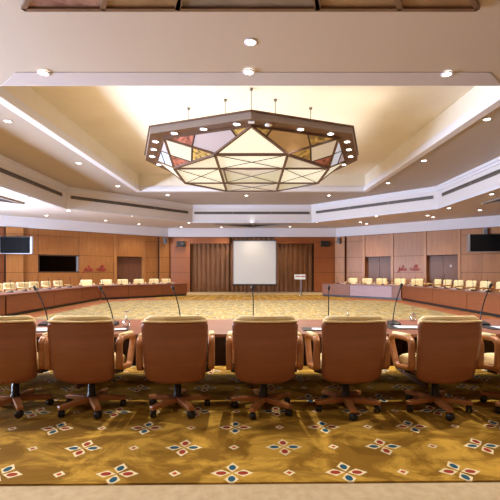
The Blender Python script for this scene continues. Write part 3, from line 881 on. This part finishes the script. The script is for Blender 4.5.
        for s_ in (-1, 1):
            MW = MC @ Matrix.Translation((0.008, s_*0.017, 0.0355)) @ Matrix.Rotation(R(90), 4, 'X')
            b.lathe([(0.026, -0.013), (0.035, -0.009), (0.035, 0.009), (0.026, 0.013)], 16, MW)
        b.box(-0.022, 0.026, -0.026, 0.026, 0.036, 0.062, MC); b.lathe([(0.010, 0.055), (0.010, 0.080)], 8, MC)
        b.build('castor', black, leg)
    return t_

near = [  # pixel x of back centre, yaw (deg), base rotation (deg), label
    (-1, 5, 20, 'leftmost big chair at the near table, cut by the picture edge'),
    (79, 1, -58, 'second big chair from the left at the near table, right arm showing'),
    (174.5, 5, -56, 'third big chair from the left, almost square on, near table'),
    (265.3, 1, -112, 'central big chair in front of the projection screen, near table'),
    (355.5, 3, -92, 'third big chair from the right at the near table, left arm showing'),
    (452.5, 4, -92, 'big chair near the right picture edge, open left arm loop'),
    (541, 4, -80, 'big chair cut off by the right picture edge, only its arm shows')]
DB = 3.88
for i, (px, yaw, br, lb) in enumerate(near):
    # back face lies 0.32 behind the chair's middle
    xb = (px - CX)*DB/F; r_ = 0.32
    a = R(yaw)
    loc = (xb + (-math.sin(a))*r_, DB + math.cos(a)*r_, 0.0)
    ch = make_chair(lb, br - yaw, 'big swivel chairs at the near table', loc, a)
    if i == 2: proto = ch
# chairs at the far tables: fronts turned to the room middle
def place_far(x, y, rz, label, group): dup(proto, (x, y, 0.0), rz, label, group, (1.0, 1.0, 1.0 if x < 0 else 1.05))
lefts = [14.25, 15.1, 15.95, 16.85, 17.75, 18.8, 19.95]
for i, y in enumerate(lefts):
    place_far(-9.70, y, R(-98 + random.uniform(-5, 5)), 'cream chair behind the left table, %s from the near end' % ORD[i], 'cream chairs along the left table')
for i, s in enumerate([0.05, 1.20, 2.25, 3.30, 4.38, 5.30]):
    x, y = -9.35 + .707*s, 21.95 + .707*s
    place_far(x, y, R(-135 + random.uniform(-6, 6) - 17), 'cream chair behind the slanting far left table, %s from the left' % ORD[i], 'cream chairs at the slanting far left table')
rights = [14.55, 15.5, 16.6, 17.65, 18.7, 19.8, 20.85]
for i, y in enumerate(rights):
    place_far(9.70, y, R(98 + random.uniform(-5, 5)), 'cream chair behind the right table, %s from the near end' % ORD[i], 'cream chairs along the right table')
for i, s in enumerate([0.05, 1.10, 2.20, 3.18, 4.2]):
    x, y = 9.35 - .707*s, 21.95 + .707*s
    place_far(x, y, R(135 + random.uniform(-6, 6) + 17), 'cream chair behind the slanting far right table, %s from the right' % ORD[i], 'cream chairs at the slanting far right table')

# ------------------------------------------------------------------ things on the tables
def make_mic(label, group, loc, rz, dx, dz=0.46, dy=-0.02):
    t_ = thing('gooseneck_microphone', label, 'microphone', loc, rz, group)
    b = MB(); b.add([Vector(p) for p in ((-.075,-.085,0),(.075,-.085,0),(.075,.085,0),(-.075,.085,0),(-.068,-.075,.028),(.068,-.075,.028),(.068,.075,.05),(-.068,.075,.05))],
                    [(3,2,1,0),(4,5,6,7),(0,1,5,4),(1,2,6,5),(2,3,7,6),(3,0,4,7)])
    b.build('base', black, t_, bevel=0.006)
    b = MB(); pts = []
    for k in range(13):
        t = k/12; pts.append((dx*(t**1.7), 0.04 + dy*t, 0.045 + dz*t))
    b.tube(pts, 0.0075, 8); b.build('gooseneck', blackm, t_)
    e = Vector(pts[-1]); d = (Vector(pts[-1])-Vector(pts[-2])).normalized()
    b = MB(); b.tube([e - d*0.01, e + d*0.01, e + d*0.045, e + d*0.055], [0.010, 0.019, 0.019, 0.010], 10); b.build('microphone_head', black, t_)
    return t_
MY = 5.30
mics = [(46, -0.15, 'near table, between the two leftmost big chairs'), (112, -0.15, 'near table, right of the second big chair'), (180, -0.09, 'near table, behind the third big chair'),
        (253.5, -0.01, 'near table, in front of the screen'), (329, 0.0, 'near table, behind the third big chair from the right'),
        (394, 0.10, 'near table, left of the big chair at right'), (482, 0.12, 'near table, at the right picture edge')]
for i, (px, dx, lb) in enumerate(mics):
    y = MY if i not in (5, 6) else 5.36
    x = (px - CX)*y/F
    make_mic('black gooseneck microphone on the ' + lb, 'microphones on the near table', (x, y, TT), 0, dx, 0.44 if i < 5 else 0.47)
    if i == 0: mic_proto = None
mic0 = make_mic('black gooseneck microphone on the left table', 'microphones on the far tables', (-8.7, 14.4, TT), R(-90), 0.03, 0.34)
ml = lefts[1:]
for i, y in enumerate(ml): dup(mic0, (-8.62, y-0.35, TT), R(-90), 'small microphone on the left table before the %s chair from the near end' % ORD[i+1], 'microphones on the far tables')
mic0['label'] = 'small microphone on the left table before the first chair from the near end'
mic0.location = (-8.62, 13.9, TT)
for i, s in enumerate([0.5, 1.6, 2.7, 3.7, 4.75]): dup(mic0, (-8.62 + .707*s, 21.2 + .707*s, TT), R(-135), 'small microphone on the slanting far left table, %s from the left' % ORD[i], 'microphones on the far tables')
for i, y in enumerate(rights): dup(mic0, (8.62, y-0.35, TT), R(90), 'small microphone on the right table before the %s chair from the near end' % ORD[i], 'microphones on the far tables')
for i, s in enumerate([0.5, 1.6, 2.7, 3.75, 4.6]): dup(mic0, (8.62 - .707*s, 21.2 + .707*s, TT), R(135), 'small microphone on the slanting far right table, %s from the right' % ORD[i], 'microphones on the far tables')

def goblet(loc, label, group=None, sc=1.0):
    # drinking glass standing upside down on its rim
    b = MB(); b.lathe([(0.033*sc, 0.0), (0.040*sc, 0.03*sc), (0.040*sc, 0.06*sc), (0.026*sc, 0.090*sc), (0.006*sc, 0.105*sc), (0.005*sc, 0.165*sc), (0.010*sc, 0.172*sc), (0.034*sc, 0.178*sc), (0.034*sc, 0.181*sc)], 20)
    return tag(b.build('goblet', cup_glass, loc=loc), label, 'glass', group)
def onz(px, py, z=TT): return P(px, py, z)
goblet(onz(126.5, 327), 'upturned stemmed glass on the near table right of the second big chair', 'stemmed glasses on the near table', 1.15)
goblet(onz(413, 321), 'upturned stemmed glass on the near table left of the big chair at right', 'stemmed glasses on the near table', 1.15)
goblet(onz(198, 319.6), 'upturned stemmed glass just behind the third big chair', 'stemmed glasses on the near table', 0.8)
goblet(onz(348, 319.6), 'upturned stemmed glass just behind the third big chair from the right', 'stemmed glasses on the near table', 0.8)
def pad(px, py, w, d, rz, label):
    o = onz(px, py)
    t_ = thing('desk_pad', label, 'desk pad', (o.x, o.y, TT), rz, 'dark desk pads with paper')
    b = MB(); b.box(-w/2, w/2, -d/2, d/2, 0.001, 0.009); b.build('leather_pad', black, t_, bevel=0.002)
    b = MB(); b.box(-w/2+0.12, w/2-0.04, -d/2+0.04, d/2-0.07, 0.0095, 0.0125); b.build('paper', paper, t_)
pad(38, 330, 0.46, 0.40, 0.05, 'dark pad with white paper between the two leftmost big chairs')
pad(112, 330, 0.42, 0.24, 0.2, 'dark pad with paper on the near table right of the second big chair')
pad(316, 329.5, 0.34, 0.28, -0.05, 'dark pad with paper left of the third big chair from the right')
pad(405, 327.5, 0.48, 0.34, -0.06, 'dark pad with white paper left of the big chair at right')
pad(502, 328, 0.44, 0.34, -0.06, 'dark pad with white paper at the right picture edge')
# pads at the far tables
pk = MB(); pk.box(-0.2, 0.2, -0.14, 0.14, 0.001, 0.02)
def farpad(x, y, rz, label, m):
    tag(pk.build('notepad', m, loc=(x, y, TT), rz=rz), label, 'notepad', 'notepads on the far tables')
for i, y in enumerate(lefts): farpad(-8.72, y, R(90), 'notepad on the left table before the %s chair from the near end' % ORD[i], paper)
for i, y in enumerate(rights): farpad(8.72, y, R(90), 'notepad on the right table before the %s chair from the near end' % ORD[i], paper)
for i, s in enumerate([0.05, 1.20, 2.25, 3.30, 4.38, 5.1]): farpad(-8.75 + .707*s, 21.35 + .707*s, R(45), 'notepad on the slanting far left table, %s from the left' % ORD[i], paper)
for i, s in enumerate([0.05, 1.10, 2.20, 3.18, 4.2]): farpad(8.75 - .707*s, 21.35 + .707*s, R(-45), 'notepad on the slanting far right table, %s from the right' % ORD[i], paper)
# ------------------------------------------------------------------ far wall things
def curtain(name_label, x0, x1, z1, y, seed):
    rnd = random.Random(seed); b = MB(); n = int((x1-x0)/0.035); vs = []
    ph = 0; top = []; 
    for i in range(n+1):
        x = x0 + (x1-x0)*i/n
        a = 0.055*math.sin(2*PI*x/0.34 + 0.8*math.sin(x*1.7+seed)) + 0.02*math.sin(2*PI*x/0.13 + seed)
        for j, z in enumerate((0.02, z1*0.35, z1*0.7, z1)):
            vs.append((x, y + a*(1.15 - 0.25*j/3), z))
    m = len(vs)
    vs2 = [(p[0], p[1]+0.012, p[2]) for p in vs]; fs = []
    for i in range(n):
        for j in range(3):
            fs.append((i*4+j, (i+1)*4+j, (i+1)*4+j+1, i*4+j+1)); fs.append((m+i*4+j+1, m+(i+1)*4+j+1, m+(i+1)*4+j, m+i*4+j))
    b.smooth = True; b.add(vs+vs2, fs)
    return tag(b.build('curtain', curtain_m), name_label, 'curtain', 'brown pleated curtains on the far wall')
curtain('brown pleated floor length curtain left of the projection screen', -4.52, -1.68, 3.62, 28.98, 1)
curtain('taller dark brown curtain right behind the projection screen', -1.64, 1.64, 4.02, 29.02, 2)
curtain('brown pleated floor length curtain right of the projection screen', 1.68, 4.52, 3.62, 28.98, 3)

def screen():
    y = 26.0; x0 = (233.2-CX)*y/F; x1 = (276.2-CX)*y/F; cx_ = (x0+x1)/2
    t_ = thing('projection_screen', 'white projection screen on a tripod before the curtains', 'projection screen', (cx_, y, 0))
    w = (x1-x0)/2; zb = H - (284-272)*y/F; zt_ = H + (272-240.7)*y/F
    b = MB(); b.box(-w, w, -0.006, 0.006, zb, zt_); b.build('screen_sheet', white, t_)
    b = MB(); b.box(-w-.0, -w+0.045, -0.010, -0.0065, zb, zt_); b.box(w-0.045, w, -0.010, -0.0065, zb, zt_); b.box(-w, w, -0.010, -0.0065, zt_-0.05, zt_); b.build('border', silver, t_)
    b = MB(); b.box(-w-.07, w+.07, -0.05, 0.06, zb-0.10, zb-0.002); b.build('roller_case', black, t_, bevel=0.01)
    b = MB(); b.box(-w-.02, w+.02, -0.02, 0.02, zt_, zt_+0.05); b.tube([(-.15, 0.02, zt_+.02), (0, 0.03, zt_+.12), (.15, 0.02, zt_+.02)], 0.01, 6); b.build('top_bar', black, t_)
    b = MB(); b.tube([(0, 0.10, 0.12), (0, 0.10, zt_+0.06)], 0.022, 10); b.build('pole', blackm, t_)
    for a in (-70, 50, 170):
        r_ = R(a - 0); b = MB(); p = Vector((math.cos(r_), math.sin(r_), 0))
        b.tube([Vector((0, 0.10, 0.52)), Vector((0, 0.10, 0.30)) + p*0.28, Vector((0, 0.10, 0.016)) + p*0.62], 0.014, 8); b.build('tripod_leg', blackm, t_)
screen()
def sign():
    y = 25.0; x = (301-CX)*y/F
    t_ = thing('sign_stand', 'white sign with red lettering on a chrome pole by the curtain', 'sign', (x, y, 0.001))
    b = MB(); b.lathe([(0.20, 0.0), (0.20, 0.02), (0.05, 0.035)], 20); b.build('base', chrome, t_)
    b = MB(); b.tube([(0, 0, 0.03), (0, 0, 1.0)], 0.035, 12); b.build('pole', silver, t_)
    b = MB(); b.box(-0.42, 0.28, -0.03, 0.0, 1.0, 1.32); b.build('board', sign_white, t_, bevel=0.01)
    b = MB()
    rnd = random.Random(3)
    for gx in (-0.22, 0.09):
        for (dx, dz, w, h) in ((-.13, 0.0, .035, .045), (-.085, 0.0, .03, .065), (-.045, 0.008, .032, .08), (0.0, 0.0, .034, .085), (.045, 0.004, .032, .075), (.085, 0, .03, .085), (.12, 0, .03, .05)):
            b.box(gx+dx-w/2+.02, gx+dx+w/2+.02, -0.036, -0.030, 1.185+dz-h/2, 1.185+dz+h/2)
    b.build('lettering', red_ink, t_)
sign()
# loudspeakers
def black_speaker(px, label):
    x = (px - CX)*28.5/F
    t_ = thing('loudspeaker', label, 'loudspeaker', (x, 28.702, 3.34), 0, 'black loudspeakers beside the curtain')
    b = MB(); b.box(-0.31, 0.31, -0.26, -0.0, 0, 0.40); b.build('cabinet', black, t_, bevel=0.015)
    for dx in (-0.15, 0.15):
        b = MB(); b.lathe([(0.10, 0.0), (0.10, 0.012), (0.03, 0.004)], 18, Matrix.Translation((dx, -0.26, 0.2)) @ Matrix.Rotation(R(90), 4, 'X')); b.build('speaker_cone', vent_dark, t_)
black_speaker(180.8, 'black loudspeaker high on the panel left of the curtains')
black_speaker(325.2, 'black loudspeaker high on the panel right of the curtains')
def small_speaker(M, s, z, label):
    t_ = thing('wall_speaker', label, 'loudspeaker', W(M, s, 0.22, z), math.atan2(M[1][0], M[0][0]) + (0 if M is MR else PI), 'small silver wall speakers')
    sg = 1
    b = MB(); b.box(-0.10, 0.10, -0.27, -0.05, 0, 0.46); b.build('cabinet', silver, t_, bevel=0.02)
    b = MB(); b.box(-0.075, 0.075, -0.282, -0.268, 0.04, 0.42); b.build('grille', mat('speaker_grille', (0.12, 0.12, 0.13), 0.6), t_)
    b = MB(); b.box(-0.03, 0.03, -0.06, -0.001, 0.16, 0.30); b.build('bracket', black, t_)
small_speaker(ML, 0.40, 3.50, 'small silver speaker on the column left of the curtains')
small_speaker(MR, 0.40, 3.50, 'small silver speaker on the column right of the curtains')
small_speaker(MR, 9.62, 3.52, 'small silver speaker on the column above the right wall screen')

# wall screens on arms
def tv(xc, yc, zc, rz, label, hw_, arm_len):
    t_ = thing('wall_screen', label, 'television', (xc, yc, zc), rz, 'wall mounted flat screens')
    hh = 0.49
    b = MB(); b.box(-hw_+0.001, hw_-0.001, 0.0, 0.09, -hh, hh); b.build('housing', black, t_, bevel=0.01)
    b = MB(); b.box(-hw_+.132, hw_-.132, -0.006, -0.0005, -hh+.05, hh-.05); b.build('screen', screen_blk, t_)
    for sg in (-1, 1):
        b = MB(); xs = sorted((sg*hw_, sg*(hw_-0.13))); b.box(xs[0], xs[1], -0.02, 0.10, -hh, hh); b.build('side_speaker', silver, t_, bevel=0.01)
    b = MB(); b.box(-hw_+.13, hw_-.13, -0.012, 0.0, -hh, -hh+.035); b.build('lower_bezel', silver, t_)
    b = MB(); b.bar((0, 0.09, 0), (0, arm_len, 0), 0.10, 0.10); b.box(-0.2, 0.2, 0.09, 0.13, -0.2, 0.2); b.build('mount_arm', black, t_)
tv(-13.27, 21.85, 2.98, R(6), 'flat black screen with silver edge at the left picture edge', 0.92, 0.8)
tv(12.68, 21.20, 3.05, R(-8), 'flat black screen with silver edge at the right picture edge', 0.90, 0.9)

# red script lettering on the panelling
def script(M, s_left, s_right, z0, flip, label):
    """pen strokes of the words; glyph space: x 0..10.2, y 0..2"""
    S = []
    def arc(cx_, cy_, rx, ry, a0, a1, n=10): return [(cx_ + rx*math.cos(R(a0 + (a1-a0)*k/n)), cy_ + ry*math.sin(R(a0 + (a1-a0)*k/n))) for k in range(n+1)]
    def e(x): return [(x, .35), (x+.35, .5)] + arc(x+.28, .62, .2, .26, 0, 180) + arc(x+.32, .42, .26, .40, 180, 320)
    S.append([(0.35, 1.0), (0.55, 1.05), (0.5, 0.3), (0.35, -0.35)] + arc(0.1, -0.4, .24, .2, 0, -180) + [(0.3, -0.1), (0.7, 0.2)])          # j
    S.append(arc(0.62, 1.4, .06, .06, 0, 360, 6))
    S.append(arc(1.1, .45, .32, .42, 60, 420, 14) + [(1.6, .75)])                                                     # o
    S.append([(1.6, .3), (1.95, 1.0)] + arc(1.98, 1.55, .15, .3, -20, 180) + [(1.78, .9), (1.82, .25), (2.0, .05), (2.25, .25)])            # l
    S.append([(2.3, .3), (2.48, .9), (2.42, .25), (2.6, .05), (2.8, .3)]); S.append(arc(2.56, 1.3, .06, .06, 0, 360, 6))   # i
    S.append(e(2.85) + [(3.8, .5)])                                                                                   # e
    S.append([(5.0, .8), (5.2, .95), (5.3, .4), (5.45, .02), (5.75, .5), (5.8, .95), (6.0, .85)])                            # v
    S.append([(6.15, .3), (6.32, .9), (6.27, .25), (6.45, .05), (6.65, .3)]); S.append(arc(6.42, 1.3, .06, .06, 0, 360, 6)) # i
    for x in (6.65, 7.35):
        S.append([(x, .3), (x+.35, 1.0)] + arc(x+.38, 1.6, .15, .32, -20, 180) + [(x+.18, .9), (x+.22, .25), (x+.4, .05), (x+.7, .3)])
    S.append(e(8.1) + [(9.1, .55), (9.4, .45)])                                                                              # e
    gw = 9.5; sc = abs(s_right - s_left)/gw
    b = MB()
    for st in S:
        pts = []
        for gx, gy in st:
            gx += 0.18*gy
            f = gx/gw; s = s_left + (s_right - s_left)*f
            pts.append(W(M, s, 0.022, z0 + gy*sc*1.35))
        b.tube(pts, 0.016, 8)
    return tag(b.build('wall_lettering', red_ink), label, 'lettering', 'red script lettering on the walls')
script(ML, 5.95, 4.50, 1.53, False, 'red script lettering on the left wall beside the dark window')
script(MR, 4.50, 5.95, 1.55, False, 'red script lettering on the right wall between two doors')

# ------------------------------------------------------------------ light, world, camera
window_fill = area((-15.45, 10.5, 2.2), (0, R(-130), 0), 2.6, 14.8, 9500, (0.66, 0.78, 1.0))  # cool fill outside the added window, tilted up towards the ceiling
w = bpy.data.worlds.new('World'); bpy.context.scene.world = w; w.use_nodes = True
bg = w.node_tree.nodes['Background']; bg.inputs[0].default_value = (0.65, 0.78, 1.0, 1); bg.inputs[1].default_value = 1.0

cam = bpy.data.cameras.new('camera'); co = bpy.data.objects.new('camera', cam); C.objects.link(co)
cam.sensor_width = 36; cam.lens = 36*F/500; cam.shift_y = 22/500; cam.shift_x = -2/500
co.location = (0, 0, H); co.rotation_euler = (R(90), 0, 0)
cam.clip_end = 200
sc = bpy.context.scene; sc.camera = co
sc.view_settings.view_transform = 'Standard'; sc.view_settings.look = 'None'
sc.view_settings.exposure = -0.2; sc.view_settings.gamma = 1.0; sc.view_settings.use_curve_mapping = False
